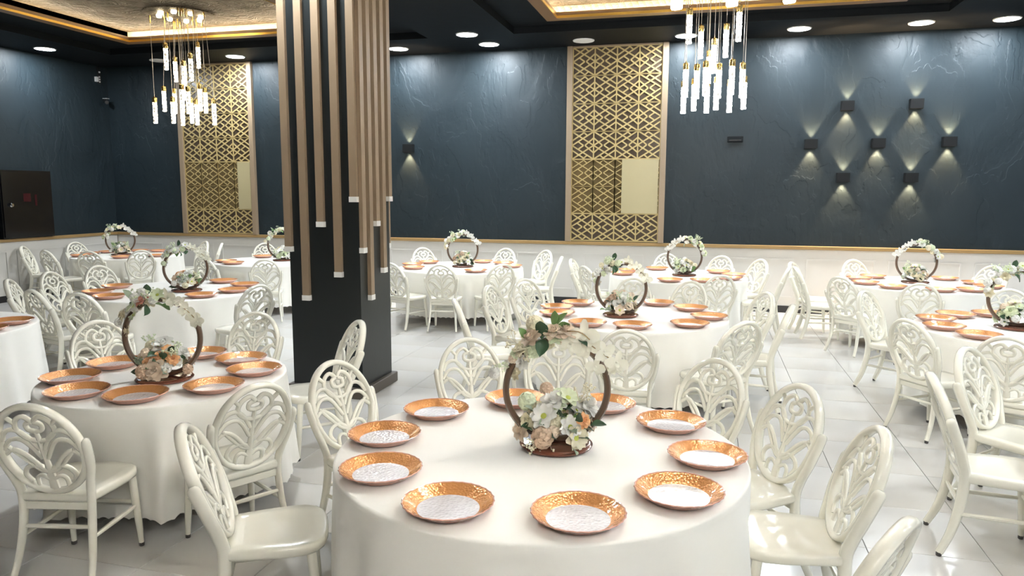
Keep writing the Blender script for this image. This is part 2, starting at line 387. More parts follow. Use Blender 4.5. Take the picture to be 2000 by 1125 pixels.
def lattice_panel(xc, label, bx0, bx1):
    t = empty('lattice_panel', (xc, YB, ZR + .055)); tag(t, label, 'lattice panel', 'gold lattice panels on the back wall')
    zo = -(ZR + .055)
    ob('backing', MB().box(-LW / 2 - .01, LW / 2 + .01, -.03, 0, LH0 + zo, LH1 + zo).mesh('backing', False), M['latback'], t)
    ob('mirror', MB().box(-LW / 2, LW / 2, -.034, -.03, LH1 - 6 * th + zo, LH1 - 4 * th + zo).mesh('mirror', False), M['latmirror'], t)
    for s in (-1, 1):
        ob('frame_post', MB().box(s * .77 - .045, s * .77 + .045, -.075, 0, 0, ZC - .005 + zo, .004).mesh('frame_post', False), M['post'], t)
    ob('frame_rail', MB().box(-.725, .725, -.05, 0, LH1 + zo, ZC - .005 + zo).mesh('frame_rail', False), M['post'], t)
    for r in range(7):
        for c in range(4):
            flip = c % 2 == 1; me = tile_t if r in (4, 5) else tile_a
            o = ob('lattice_tile', me, M['lattice'], t, (-LW / 2 + (c + (1 if flip else 0)) * tw, -.035, LH1 - (r + 1) * th + zo))
            if flip: o.scale = (-1, 1, 1)
    ob('reflection_board', MB().box(bx0 - xc, bx1 - xc, -.056, -.048, LH1 - 6 * th + .01 + zo, LH1 - 4 * th - .01 + zo).mesh('reflection_board', False), M['board'], t)  # mirror reflection painted as a plain beige rectangle
lattice_panel(-1.475, 'tall gold lattice panel right of the pillar with a painted beige reflection', -1.36, -.77)
lattice_panel(-9.02, 'tall dim lattice panel left of the pillar behind the chandelier', -8.58, -8.31)

# ================================================================== CEILING DOWNLIGHTS
dl_ring = MB().lathe([(.142, .002), (.148, -.012), (.163, -.014), (.170, -.006), (.170, .002)], 32, cap1=True).mesh('trim_ring')
dl_disc = MB().lathe([(.0005, -.010), (.146, -.010), (.146, -.004), (.0005, -.004)], 32).mesh('diffuser', False)
dl_off = MB().lathe([(.0005, -.012), (.13, -.012), (.144, -.008), (.144, -.003), (.0005, -.003)], 32).mesh('diffuser_off')
def downlight(x, y, label, on=True, z=ZC, group='round ceiling downlights'):
    t = empty('ceiling_downlight', (x, y, z)); tag(t, label, 'ceiling light', group)
    ob('trim_ring', dl_ring, M['trimwhite'], t)
    ob('diffuser', dl_disc if on else dl_off, M['diffuser'] if on else M['offdisc'], t)
dls = [(-10.89, 10.38, 'lit round downlight at the far left over the left wall'),
       (-8.18, 11.76, 'lit round downlight above the dim left lattice panel'),
       (-5.07, 11.78, 'lit round downlight touching the right edge of the pillar'),
       (-3.605, 10.98, 'lit round downlight on the central beam, nearer of the close pair'),
       (-3.49, 11.77, 'lit round downlight nearest the wall of the close central pair'),
       (-0.39, 11.85, 'lit round downlight seen behind the right chandelier tubes'),
       (1.21, 11.74, 'lit round downlight just right of the right chandelier'),
       (2.81, 11.74, 'lit round downlight above the top right wall lamp'),
       (3.87, 11.76, 'lit round downlight at the top right corner')]
for x, y, l in dls: downlight(x, y, l)
downlight(-9.80, 11.79, 'unlit white ceiling disc behind the left chandelier', False, group='unlit ceiling discs')
downlight(-1.96, 11.84, 'unlit white ceiling disc above the gold lattice panel', False, group='unlit ceiling discs')
for (x, y) in ((-3.6, 8.1), (-3.6, 5.6), (3.67, 8.6), (3.67, 5.7), (3.67, 2.8), (3.67, -.1), (6.2, 10.3), (6.2, 4.5), (3.67, -2.6)):  # unseen downlights added to light the foreground and the pillar slats
    downlight(x, y, 'added unseen round downlight above the picture over the hall', True, ZC if x in (-10.89, -3.6, 3.67) else ZT, 'added unseen downlights overhead')

# ================================================================== WALL LAMPS
sc_body = MB()
for b in ((-.09, .09, -.11, -.10, -.07, .07), (-.09, .09, -.01, 0, -.07, .07), (-.09, -.08, -.10, -.01, -.07, .07), (.08, .09, -.10, -.01, -.07, .07)): sc_body.box(*b)
sc_body = sc_body.mesh('lamp_body', False)
sc_lens = MB().box(-.078, .078, -.098, -.012, -.004, .004).mesh('lamp_lens', False)
sconces = [(2.003, 3.195, 'upper left'), (2.943, 3.20, 'upper right'), (1.519, 2.635, 'leftmost'), (2.465, 2.635, 'central'), (3.419, 2.645, 'rightmost'), (2.003, 2.124, 'lower left'), (2.943, 2.122, 'lower right')]
def sconce(x, z, label):
    t = empty('wall_lamp', (x, YB, z)); tag(t, label, 'wall lamp', 'black up and down wall lamps')
    ob('lamp_body', sc_body, M['sconce'], t)
    ob('lamp_lens', sc_lens, M['sconcelens'], t)
    for s in (1, -1):
        ld = bpy.data.lights.new('wall_lamp_beam', 'SPOT'); ld.energy = SCONCE_W * (1.0 if s < 0 else .75); ld.color = (1.0, .70, .40)
        ld.spot_size = radians(66); ld.spot_blend = .5; ld.shadow_soft_size = .015
        lo = bpy.data.objects.new('wall_lamp_beam', ld); col.objects.link(lo); lo.parent = t
        lo.location = (0, -.055, s * .03); lo.rotation_euler = (pi if s > 0 else 0, 0, 0)
for x, z, l in sconces: sconce(x, z, '%s black cube wall lamp of the group of seven' % l)
sconce(-5.11, 2.64, 'lone black cube wall lamp just right of the pillar')
t = tag(empty('wall_box', (.403, YB, 2.725)), 'small dark wall box left of the wall lamps', 'wall box')
ob('housing', MB().box(-.12, .12, -.03, 0, -.05, .05, .008).mesh('housing'), M['ceil'], t)
ob('front_slot', MB().box(-.09, .09, -.034, -.029, -.022, -.008).mesh('front_slot', False), M['black'], t)

# ================================================================== LEFT WALL FITTINGS
t = tag(empty('wall_cabinet', (XL, 10.23, 1.07)), 'black glossy cabinet on the left wall with round chrome knob', 'cabinet')
ob('body', MB().box(0, .10, -.50, .50, 0, 1.15).mesh('body', False), M['blackgloss'], t)
d = ob('door', MB().box(.10, .118, -.48, .48, .02, 1.13, .003).mesh('door', False), M['blackgloss'], t)
kb = MB().lathe([(.0005, .045), (.028, .043), (.036, .030), (.030, .015), (.014, .010), (.014, 0)], 20).mesh('knob')
ob('knob', kb, M['chrome'], d, (.118, -.345, .565), quat=Quaternion((0, 1, 0), pi / 2))
ob('red_plate', MB().box(.118, .121, -.09, .05, .62, .76).mesh('red_plate', False), M['red'], d)  # thin patch coloured as a faint red reflection in the gloss
ob('red_plate', MB().box(.118, .121, .13, .17, .55, .74).mesh('red_plate', False), M['red'], d)
t = tag(empty('cable_strip', (XL, 12.08, 3.93)), 'narrow cable strip with white sockets in the far left corner', 'cable strip')
ob('channel', MB().box(0, .03, -.03, .03, 0, .32).mesh('channel', False), M['black'], t)
for z in (.02, .065, .11): ob('socket', MB().box(.03, .042, -.022, .0, z, z + .028).mesh('socket', False), M['plasticwhite'], t)
ob('socket', MB().box(.03, .042, -.02, .01, .20, .23).mesh('socket', False), M['plasticwhite'], t)
ob('side_block', MB().box(.0, .05, -.10, -.05, .03, .12).mesh('side_block', False), M['offdisc'], t)
t = tag(empty('security_camera', (XL, 12.18, 3.62)), 'small dark security camera in the far left corner', 'camera')
ob('bracket', MB().box(0, .05, -.012, .012, -.03, .03).mesh('bracket', False), M['black'], t)
ob('housing', MB().tube([(.04, 0, 0), (.10, -.05, -.02), (.16, -.10, -.045)], .035, 12, up=(0, 0, 1)).mesh('housing'), M['black'], t)
ob('top_shield', MB().box(.05, .15, -.09, -.02, .03, .036).mesh('top_shield', False), M['offdisc'], t)

# ================================================================== CHANDELIERS
TLEN, TR, CAPL = 0.31, 0.030, 0.075
tube_me = MB().lathe([(.0005, 0), (TR * .9, 0), (TR, .006), (TR, TLEN - .004), (TR * .6, TLEN)], 14, cap1=True).mesh('glass_tube')
cap_me = MB().lathe([(TR * 1.12, 0), (TR * 1.15, .004), (TR * 1.15, CAPL - .006), (TR * .9, CAPL), (.006, CAPL + .004), (.004, CAPL + .02)], 14, cap0=True, cap1=True).mesh('pendant_cap')
spot_me = MB().lathe([(.0005, -.05), (.03, -.044), (.042, -.02), (.036, 0)], 12, cap1=True).mesh('canopy_lamp')
TUBES = {'tube': tube_me, 'tubemid': tube_me.copy(), 'tuberear': tube_me.copy(), 'tubewarm': tube_me.copy()}
def chandelier(cx, cy, tubes, label, rad, glass='tube'):
    t = tag(empty('chandelier', (cx, cy, ZF)), label, 'chandelier', 'chandeliers of hanging glass tubes')
    ob('canopy', MB().lathe([(rad + .03, 0), (rad + .03, -.012), (rad + .02, -.018), (.0005, -.018)], 40).mesh('canopy'), M['foil'], t)
    for k in range(8):
        a = 2 * pi * (k + .5) / 8
        ob('canopy_lamp', spot_me, M['bulb'], t, (rad * .62 * cos(a), rad * .62 * sin(a), -.018))
    for (dx, dy, zb_) in tubes:
        r = hypot(dx, dy); f = min(1, rad / r) if r > 0 else 1
        z = zb_ - ZF
        ob('glass_tube', TUBES[glass], M[glass], t, (dx, dy, z))
        ob('pendant_cap', cap_me, M['brass'], t, (dx, dy, z + TLEN))
        ob('cord', MB().tube([(dx, dy, z + TLEN + CAPL), (dx * f, dy * f, -.018)], .0035, 5, up=(0, 1, 0)).mesh('cord'), M['cord'], t)
        ob('cord_ferrule', MB().lathe([(.010, -.13), (.012, -.018)], 8, dx * f, dy * f, cap0=True).mesh('cord_ferrule'), M['brass'], t)
LT = [(-0.121, -0.202, 3.661), (-0.499, 0.459, 3.594), (0.476, -0.429, 3.449), (0.099, 0.238, 3.747), (0.297, -0.356, 3.367), (-0.573, 0.257, 3.117), (-0.459, -0.091, 2.902), (-0.518, 0.43, 3.1), (-0.045, -0.206, 2.884), (-0.207, 0.201, 2.888), (0.329, -0.467, 3.02), (-0.139, 0.328, 2.933), (0.411, -0.441, 2.992), (0.071, 0.179, 2.889), (0.499, -0.294, 3.044), (0.129, 0.32, 3.083), (0.584, -0.103, 2.855), (-0.411, 0.504, 3.313)]
RT = [(-0.284, -0.278, 3.559), (-0.161, 0.358, 3.499), (-0.003, -0.161, 3.242), (0.128, 0.161, 3.466), (0.252, -0.28, 3.56), (-0.338, 0.204, 2.836), (-0.307, -0.21, 2.976), (-0.216, 0.194, 2.863), (-0.182, -0.268, 2.948), (-0.066, 0.296, 2.845), (-0.085, -0.287, 2.978), (0.042, 0.186, 2.868), (0.059, -0.253, 2.95), (0.197, 0.219, 2.838), (0.199, -0.287, 2.982), (0.357, 0.223, 2.873), (0.315, -0.245, 2.949), (-0.058, 0.282, 3.189)]
NT = [(-.26, .17, 2.85), (.02, .17, 2.85), (.30, .17, 2.85), (-.35, -.1, 2.95), (.36, -.1, 2.95), (-.12, -.2, 2.9), (.14, -.22, 2.9), (-.25, -.3, 3.2), (.25, -.3, 3.2), (0, .0, 3.3), (-.15, .05, 3.5), (.17, .02, 3.55), (.0, -.35, 3.3), (-.3, .3, 3.6), (.3, .3, 3.6), (0, .38, 3.5)]
chandelier(-7.69, 9.744, LT, 'chandelier of lit glass tubes at upper left with its canopy in view', .48, 'tubewarm')
chandelier(.025, 9.1, RT, 'chandelier of lit glass tubes at upper right below the tray', .42, 'tubemid')
chandelier(.07, 3.95, NT, 'nearest chandelier, only its tube ends showing at the top edge', .42)
chandelier(.07, -1.2, NT, 'added unseen chandelier of glass tubes overhead behind the viewer', .42, 'tuberear')  # added out of view to throw light from the viewer's side

# ================================================================== TABLES
T = {'1': (-.68, 3.09, .9), '2': (-3.2, 3.76, .71), '3': (-5.89, 7.13, .95), '4': (-9.9, 10.85, .9), '5': (-6.85, 10.6, .92), '6': (-3.58, 10.55, .95), '7': (-.66, 6.86, .9), '8': (-.35, 10.35, .93), '9': (2.67, 10.25, .9), '10': (2.72, 6.98, .92), '11': (-6.34, 4.52, .9), '12': (2.66, 4.15, .9)}
TN = {'1': 'the large front table', '2': 'the small left table', '3': 'the second left table', '4': 'the far corner table', '5': 'the half hidden back table', '6': 'the back table beside the pillar',
      '7': 'the middle table', '8': 'the back table by the lattice', '9': 'the back table under the lamps', '10': 'the right edge table', '11': 'the left edge table', '12': 'the lower right table'}
TZ = 0.75
CH = [('A', '1', -1.75, 2.65, -60),
('H', '1', -1.71, 3.55, -114.3),
('B', '1', -1.32, 4.23, -150.7),
('C', '1', -0.88, 4.46, -171.7),
('D', '1', -0.08, 4.04, 147.7),
('E', '1', 0.22, 3.67, 122.9),
('F', '1', 0.39, 3.18, 95.0),
('G', '1', 0.31, 2.47, 58.1),
('I', '2', -2.72, 4.7, 134),
('d', '2', -2.44, 3.32, 60.1),
('K', '2', -3.01, 2.89, 12.3),
('L', '2', -4.04, 4.23, -119.5),
('M', '2', -3.37, 4.73, -169.8),
('N', '3', -4.74, 6.7, 69.3),
('O', '5', -7.04, 9.53, -10.0),
('P', '3', -7.2, 7.6, -109.6),
('Q', '3', -7.16, 7.0, -84.0),
('R', '3', -6.22, 5.98, -15.9),
('S', '3', -5.73, 5.91, 7.5),
('Tt', '3', -6.98, 6.42, -57.0),
('V', '4', -11.03, 10.21, -60.3),
('W', '4', -10.16, 9.8, -13.9),
('X', '4', -10.99, 11.06, -100.8),
('Y', '4', -9.55, 9.84, 18.9),
('Z', '4', -9.06, 10.14, 49.6),
('5a', '5', -7.66, 11.67, -143.1),
('5b', '5', -6.16, 9.39, 29.6),
('5c', '4', -9.39, 11.77, 150.9),
('5d', '4', -8.89, 11.52, 123.7),
('6a', '6', -4.46, 11.53, -137.9),
('6b', '6', -3.34, 11.74, 168.6),
('6c', '6', -3.42, 9.44, 8.1),
('6d', '6', -2.83, 9.69, 41.0),
('6e', '6', -3.98, 9.45, -19.7),
('6f', '6', -2.74, 11.61, 141.8),
('6g', '6', -2.41, 10.76, 100.0),
('7a', '7', -1.8, 7.12, -103.0),
('7b', '7', -1.66, 7.65, -128.3),
('7c', '7', -1.84, 6.32, -65.6),
('7d', '7', -0.54, 5.47, 5.1),
('7e', '7', 0.3, 7.33, 116.2),
('7f', '7', 0.1, 5.96, 40.4),
('7g', '7', 0.41, 6.72, 82.7),
('7h', '7', -0.25, 7.85, 157.4),
('7i', '7', -0.74, 7.97, -176.0),
('8a', '8', 0.12, 11.34, 154.5),
('8b', '8', 0.53, 11.01, 126.9),
('8c', '8', -0.53, 11.51, -171.3),
('8d', '8', 0.08, 9.2, 20.5),
('8e', '8', -1.51, 10.42, -93.3),
('8f', '8', -1.24, 9.68, -53.0),
('8g', '9', 1.5, 10.75, -113.1),
('8h', '8', 0.73, 10.16, 80.0),
('9a', '9', 1.77, 9.35, -45.2),
('9b', '9', 2.23, 11.23, -156.0),
('9c', '9', 2.35, 9.02, -14.6),
('9d', '9', 3.5, 10.92, 128.8),
('9e', '9', 1.5, 10.17, -86.0),
('10a', '10', 1.82, 7.66, -127.2),
('10b', '10', 1.81, 6.35, -55.3),
('10c', '10', 2.17, 5.89, -27.0),
('10d', '10', 2.94, 8.08, 168.6),
('12a', '12', 1.55, 4.27, -96.0),
('12b', '12', 1.87, 4.87, -132.2)]
CL = {
'A': 'at lower left beside the large front table, seat showing its gloss',
'H': 'with open heart pattern against the base of the pillar',
'B': 'behind the front table, left of its flower hoop',
'C': 'seen through the hoop of the front table',
'D': 'behind the right rear rim of the front table',
'E': 'second from the lower right around the front table, at right',
'F': 'right of the front table, full seat in view',
'G': 'leaning into the bottom edge at lower right, nearest the viewer',
'I': 'standing side on in front of the pillar',
'd': 'between the small front left table and the front table',
'K': 'at the lower left corner with its back to the viewer',
'L': 'behind the small front left table, left of its hoop',
'M': 'behind the small front left table, left of the pillar',
'N': 'with shaded olive back between second hoop and pillar',
'O': 'behind the second hoop in front of the half hidden back table',
'P': 'at the far left of the second left table, plain pale back',
'Q': 'overlapping behind the pinkish one at the left edge',
'R': 'with pinkish back nearest the plates at the left edge',
'S': 'with yellowish shaded back in the left group',
'Tt': 'side on at the very left edge',
'V': 'side on near the left wall by the corner table',
'W': 'front left of the corner table, turned away',
'X': 'behind the corner table against the left wall',
'Y': 'in front of the corner table, left one of two',
'Z': 'in front of the corner table, right one of two',
'5a': 'against the back wall behind the half hidden back table',
'5b': 'in front of the half hidden back table, next to the pillar',
'5c': 'behind the corner table, below the dim lattice panel',
'5d': 'right of the corner table, below the dim lattice panel',
'6a': 'against the back wall, left of the hoop right of the pillar',
'6b': 'against the back wall, right of the hoop right of the pillar',
'6c': 'before the back table beside the pillar, below its hoop',
'6d': 'before the back table beside the pillar, right one',
'6e': 'touching the right edge of the pillar at the back table',
'6f': 'turned side on below the gold lattice panel near the wall',
'6g': 'edge on, right of the back table by the pillar',
'7a': 'with clear pierced back left of the middle table',
'7b': 'at the left rear of the middle table beside the pierced one',
'7c': 'seen edge on as a slanting strip left of front hoop',
'7d': 'in front of the middle table with its back to the viewer',
'7e': 'at the right rear of the middle table',
'7f': 'front right of the middle table, back turned to the viewer',
'7g': 'edge on at the right of the middle table by the aisle',
'7h': 'behind the middle table, right of its hoop',
'7i': 'seen through the hoop of the middle table',
'8a': 'against the back wall just right of the orchid hoop',
'8b': 'against the back wall, second right of the orchid hoop',
'8c': 'behind the orchid hoop right of the lattice',
'8d': 'in front of the orchid hoop table, at its right',
'8e': 'edge on at the far left of the orchid hoop table',
'8f': 'at the front left of the orchid hoop table, turned right',
'8g': 'topmost of the three crossing backs in the right aisle',
'8h': 'left of the three crossing backs in the right aisle',
'9a': 'front left of the table under the wall lamps',
'9b': 'against the wall, left behind the table under the wall lamps',
'9c': 'in front of the table under the wall lamps, below its hoop',
'9d': 'against the wall, right behind the table under the wall lamps',
'9e': 'right of the three crossing backs in the right aisle',
'10a': 'at the left rear of the table cut by the right edge',
'10b': 'at the left front of the table cut by the right edge',
'10c': 'before the right edge table, itself cut by the picture edge',
'10d': 'behind the hoop cut by the right edge',
'12a': 'side on at lower right, front one of two facing right',
'12b': 'side on at right, rear one of two facing right'}

def table_and_cloth(k):
    cx, cy, R = T[k]
    t = tag(empty('round_table', (cx, cy, 0)), 'round folding table standing under the cloth of ' + TN[k], 'table', 'round banquet tables')
    ob('tabletop', MB().lathe([(.0005, TZ - .035), (R - .012, TZ - .035), (R - .004, TZ - .028), (R - .004, TZ - .010), (R - .012, TZ - .004), (.0005, TZ - .004)], 48).mesh('tabletop'), M['ply'], t)
    for i in range(4):
        a = pi / 4 + i * pi / 2 + .3; rx, ry = R * .62 * cos(a), R * .62 * sin(a)
        lg = ob('leg', MB().tube([(rx, ry, TZ - .036), (rx * 1.04, ry * 1.04, .03)], .016, 8, up=(1, 0.1, 0)).mesh('leg'), M['steel'], t)
        ob('foot', MB().lathe([(.022, 0), (.024, .01), (.020, .04), (.016, .045)], 10, rx * 1.04, ry * 1.04, cap0=True, cap1=True).mesh('foot'), M['black'], lg)
    rr = random.Random(int(k) * 31 + 5)
    n1, n2, n3 = rr.randint(13, 16), rr.randint(8, 10), rr.randint(20, 25); p1, p2, p3 = [rr.uniform(0, 6.28) for _ in range(3)]
    NS = 288; rings = []
    hem = .115
    dents = []
    for (n_, tk, qx, qy, qa) in CH:
        if tk == k: dents.append((atan2(qy - cy, qx - cx), hypot(qx - cx, qy - cy) - .242))
    prof = [(.0, 0, 0), (.5, 0, 0), (.9, 0, 0), (.985, 0, 0), (.996, -.003, 0), (1, -.010, .0)]
    def pt(th, f, dz, tt):
        amp = .027 * (tt ** .85)
        fold = amp * (sin(n1 * th + p1 + .9 * sin(n2 * th + p2)) + .45 * sin(n3 * th + p3) * tt)
        r = R * f + fold + .032 * tt
        z = TZ + dz
        if tt > 0: z = TZ - .010 - tt * (TZ - .010 - hem)
        if tt > 0:
            for (da, lim) in dents:
                dth = (th - da + pi) % (2 * pi) - pi
                if abs(dth) < .9:
                    lat = abs(r * sin(dth)); al = r * cos(dth)
                    w = max(0.0, min(1.0, (.30 - lat) / .08)); h = max(0.0, min(1.0, (.66 - z) / .16)); h = h * h * (3 - 2 * h)
                    if al > lim and w > 0: r -= (al - lim) * w * h
        if tt >= 1: z += .012 * abs(sin(36 * th))
        return (r * cos(th), r * sin(th), z)
    for f, dz, tt in prof[1:]: rings.append([pt(2 * pi * j / NS, f, dz, 0) for j in range(NS)])
    for tt in (.03, .08, .16, .28, .42, .56, .7, .84, .95, 1.0): rings.append([pt(2 * pi * j / NS, 1, 0, tt) for j in range(NS)])
    mb = MB(); o = len(mb.v); mb.loft(rings, caps=False); mb.f.append(tuple(reversed(range(NS))))
    c = ob('tablecloth', mb.mesh('tablecloth', ang=60), M['cloth'], None, (cx, cy, .0))
    tag(c, 'ivory cloth with scalloped hem draped over ' + TN[k], 'tablecloth', 'ivory round tablecloths')
for k in T: table_and_cloth(k)

# ================================================================== CHAIRS
def yb(z): q = max(0.0, z - .45); return -.185 - .27 * q - .16 * q * q
OZ, OA, OB = .692, .198, .232
def seat_mesh():
    out = []
    for sx in (1, -1):
        pts = [(.0, .225), (.08, .222), (.145, .208), (.190, .178), (.212, .130), (.214, .06), (.205, -.04), (.190, -.14), (.178, -.205)]
        pts = [(x * sx, y) for x, y in (pts if sx == 1 else pts[1:][::-1])]
        out += pts
    rings = []
    for s_, z in ((.93, .405), (.975, .410), (1.0, .422), (1.0, .440), (.985, .450), (.94, .456), (.7, .453), (.35, .4505)):
        rings.append([(x * s_, y * s_, z) for x, y in out])
    return MB().loft([r[::-1] for r in rings]).mesh('seat', ang=60)
def oval_mesh():
    n = 56
    path = [(OA * cos(2 * pi * i / n), yb(OZ + OB * sin(2 * pi * i / n)), OZ + OB * sin(2 * pi * i / n)) for i in range(n)]
    return MB().tube(path, .0165, 8, .026, closed=True).mesh('back_frame', ang=70)
def openwork_mesh():
    mb = MB()
    C = [([(0, .045), (.05, .058), (.09, .105), (.078, .155), (.036, .178), (.004, .150)], .0125),
         ([(.004, .150), (.034, .138), (.032, .108), (0, .098)], .0125),
         ([(.085, .135), (.120, .172)], .011),
         ([(.178, .045), (.150, .092), (.100, .105), (.050, .064), (.010, .000)], .0125),
         ([(.183, -.005), (.145, .045), (.095, .055), (.058, .026), (.012, -.050)], .0115),
         ([(.186, -.030), (.140, -.004), (.085, -.040), (.030, -.105), (.004, -.120)], .0125),
         ([(.160, .010), (.100, -.055), (.045, -.110), (.004, -.125)], .010),
         ([(.004, -.118), (.050, -.090), (.102, -.102), (.122, -.140), (.100, -.180)], .0125),
         ([(.010, -.165), (.045, -.145), (.070, -.160), (.072, -.200)], .010)]
    for pts, w in C:
        for s in (1, -1):
            sp = smooth_path([(x * s, 0, z) for x, z in pts], 4)
            mb.tube([(q.x, yb(OZ + q.z), OZ + q.z) for q in sp], w, 6, .010)
    sp = [(0, yb(OZ + z), OZ + z) for z in (.10, .05, 0, -.05, -.10, -.15, -.222)]
    mb.tube(sp, [.008, .012, .014, .012, .018, .022, .026], 6, .011)
    return mb.mesh('back_openwork', ang=70)
def rear_leg_mesh(s):
    P = smooth_path([(s * .221, yb(.755) - .004, .752), (s * .219, yb(.70) - .004, .70), (s * .205, yb(.60), .60), (s * .182, yb(.52), .52), (s * .170, -.187, .44), (s * .170, -.196, .30), (s * .182, -.230, .14), (s * .195, -.280, .018)], 4)
    n = len(P); ra, rb = [], []
    for i, q in enumerate(P):
        e = .45 if i == 0 else (.85 if i == 1 else 1.0); tp = 1.0 if q.z > .3 else .72 + .28 * q.z / .3
        ra.append(.0175 * e * tp); rb.append(.028 * e * tp)
    return MB().tube(P, ra, 8, rb).mesh('rear_leg', ang=70)
def front_leg_mesh(s):
    return MB().tube([(s * .172, .150, .415), (s * .176, .160, .30), (s * .182, .172, .14), (s * .186, .180, .018)], [.022, .021, .018, .0135], 8, up=(0, 1, .05)).mesh('front_leg', ang=70)
cap_small = lambda x, y: MB().lathe([(.012, 0), (.0145, .004), (.0145, .020)], 8, x, y, cap0=True, cap1=True).mesh('foot_cap')
CH_PARTS = [('seat', seat_mesh(), 'chair', []), ('back_frame', oval_mesh(), 'chair', []), ('back_openwork', openwork_mesh(), 'chair', [])]
for s in (1, -1):
    CH_PARTS.append(('leg', rear_leg_mesh(s), 'chair', [('foot_cap', cap_small(s * .195, -.280), 'foot')]))
    CH_PARTS.append(('leg', front_leg_mesh(s), 'chair', [('foot_cap', cap_small(s * .186, .180), 'foot')]))
def stretcher(a, b): return MB().tube([a, ((a[0] + b[0]) / 2, (a[1] + b[1]) / 2, (a[2] + b[2]) / 2), b], [.010, .0125, .010], 8, up=(0.05, .1, 1)).mesh('stretcher')
CH_PARTS += [('stretcher', stretcher((-.172, -.20, .285), (.172, -.20, .285)), 'chair', []), ('stretcher', stretcher((-.178, .165, .255), (.178, .165, .255)), 'chair', []),
             ('stretcher', stretcher((.175, -.205, .235), (.180, .168, .235)), 'chair', []), ('stretcher', stretcher((-.175, -.205, .235), (-.180, .168, .235)), 'chair', []),
             ('seat_rail', MB().box(-.155, .155, -.195, -.172, .365, .406, .004).mesh('seat_rail', False), 'chair', [])]
for n_, me, mm, subs in CH_PARTS:
    me.materials.append(M[mm])
    for sn, sm, smm in subs: sm.materials.append(M[smm])
def chair(x, y, ang, label, group, caps):
    t = tag(empty('oval_back_chair', (x, y, 0), radians(ang)), label, 'chair', group)
    for n_, me, mm, subs in CH_PARTS:
        p = ob(n_, me, None, t)
        for sn, sm, smm in subs:
            if caps: ob(sn, sm, None, p)
    return t
for (n_, tk, x, y, a) in CH:
    chair(x, y, a, 'cream oval back chair ' + CL[n_], 'cream chairs at ' + TN[tk], hypot(x, y) < 9.5)

# ================================================================== PLATES
PR = .165
sc = lambda th, r: 1 + (.010 * cos(28 * th) if r > PR * .9 else 0)
rim_me = MB().lathe([(PR * .69, .0075), (PR * .73, .0105), (PR * .82, .021), (PR * .92, .0315), (PR * .985, .0375), (PR * .99, .0355), (PR * .92, .0290), (PR * .82, .0185), (PR * .74, .007), (PR * .69, .005), (PR * .69, .0075)], 84, mod=sc).mesh('rim', ang=50)
well_me = MB().lathe([(.0005, .0065), (PR * .30, .0065), (PR * .58, .007), (PR * .69, .0085), (PR * .69, .004), (PR * .62, .0), (.0005, .0)], 56).mesh('well', ang=50)
edge_me = MB().lathe([(PR * .70, .003), (PR * .755, .006), (PR * .835, .0172), (PR * .935, .0278), (PR * 1.0, .0345), (PR * 1.018, .0375), (PR * 1.005, .0405), (PR * .985, .0385), (PR * .99, .0352), (PR * .92, .0280), (PR * .82, .0175), (PR * .745, .0062), (PR * .70, .003)], 84, mod=sc).mesh('outer_edge', ang=50)
PL = {'1': [(-3.054, 0.725), (-2.444, 0.725), (-1.825, 0.725), (-1.165, 0.725), (-0.544, 0.725), (0.066, 0.725), (0.706, 0.725), (1.299, 0.725), (1.972, 0.725), (2.616, 0.725)], '2': [(-2.635, 0.535), (-1.896, 0.535), (-1.178, 0.522), (-0.392, 0.529), (0.396, 0.523), (1.114, 0.495), (1.849, 0.535), (2.909, 0.509)], '3': [(-3.1, 0.775), (-2.47, 0.775), (-1.846, 0.775), (-0.534, 0.756), (0.075, 0.737), (0.766, 0.767), (1.46, 0.775)], '4': [(-3.007, 0.725), (-2.316, 0.725), (-0.981, 0.685), (-0.172, 0.725), (0.766, 0.709), (1.52, 0.725), (2.033, 0.725), (2.762, 0.725)], '5': [(-2.495, 0.705), (-1.965, 0.705), (2.353, 0.705)], '6': [(-3.13, 0.775), (-2.469, 0.735), (-0.951, 0.744), (0.234, 0.775), (0.838, 0.775), (1.421, 0.775), (2.607, 0.775)], '7': [(-2.792, 0.686), (-1.987, 0.725), (-1.436, 0.685), (-0.686, 0.725), (-0.037, 0.721), (0.674, 0.701), (1.264, 0.721), (2.464, 0.725), (2.977, 0.725)], '8': [(-2.961, 0.755), (-1.663, 0.755), (-1.099, 0.755), (-0.443, 0.755), (0.158, 0.755), (0.691, 0.715), (2.019, 0.747), (2.726, 0.75)], '9': [(-2.844, 0.725), (-2.253, 0.725), (-1.537, 0.725), (-1.017, 0.725), (-0.321, 0.719), (0.238, 0.685), (0.936, 0.721), (2.234, 0.725), (2.747, 0.725)], '10': [(-2.993, 0.737), (-2.467, 0.74), (1.699, 0.745), (2.198, 0.745), (2.72, 0.745)], '11': [(-0.441, 0.725), (0.073, 0.725), (0.586, 0.725)]}

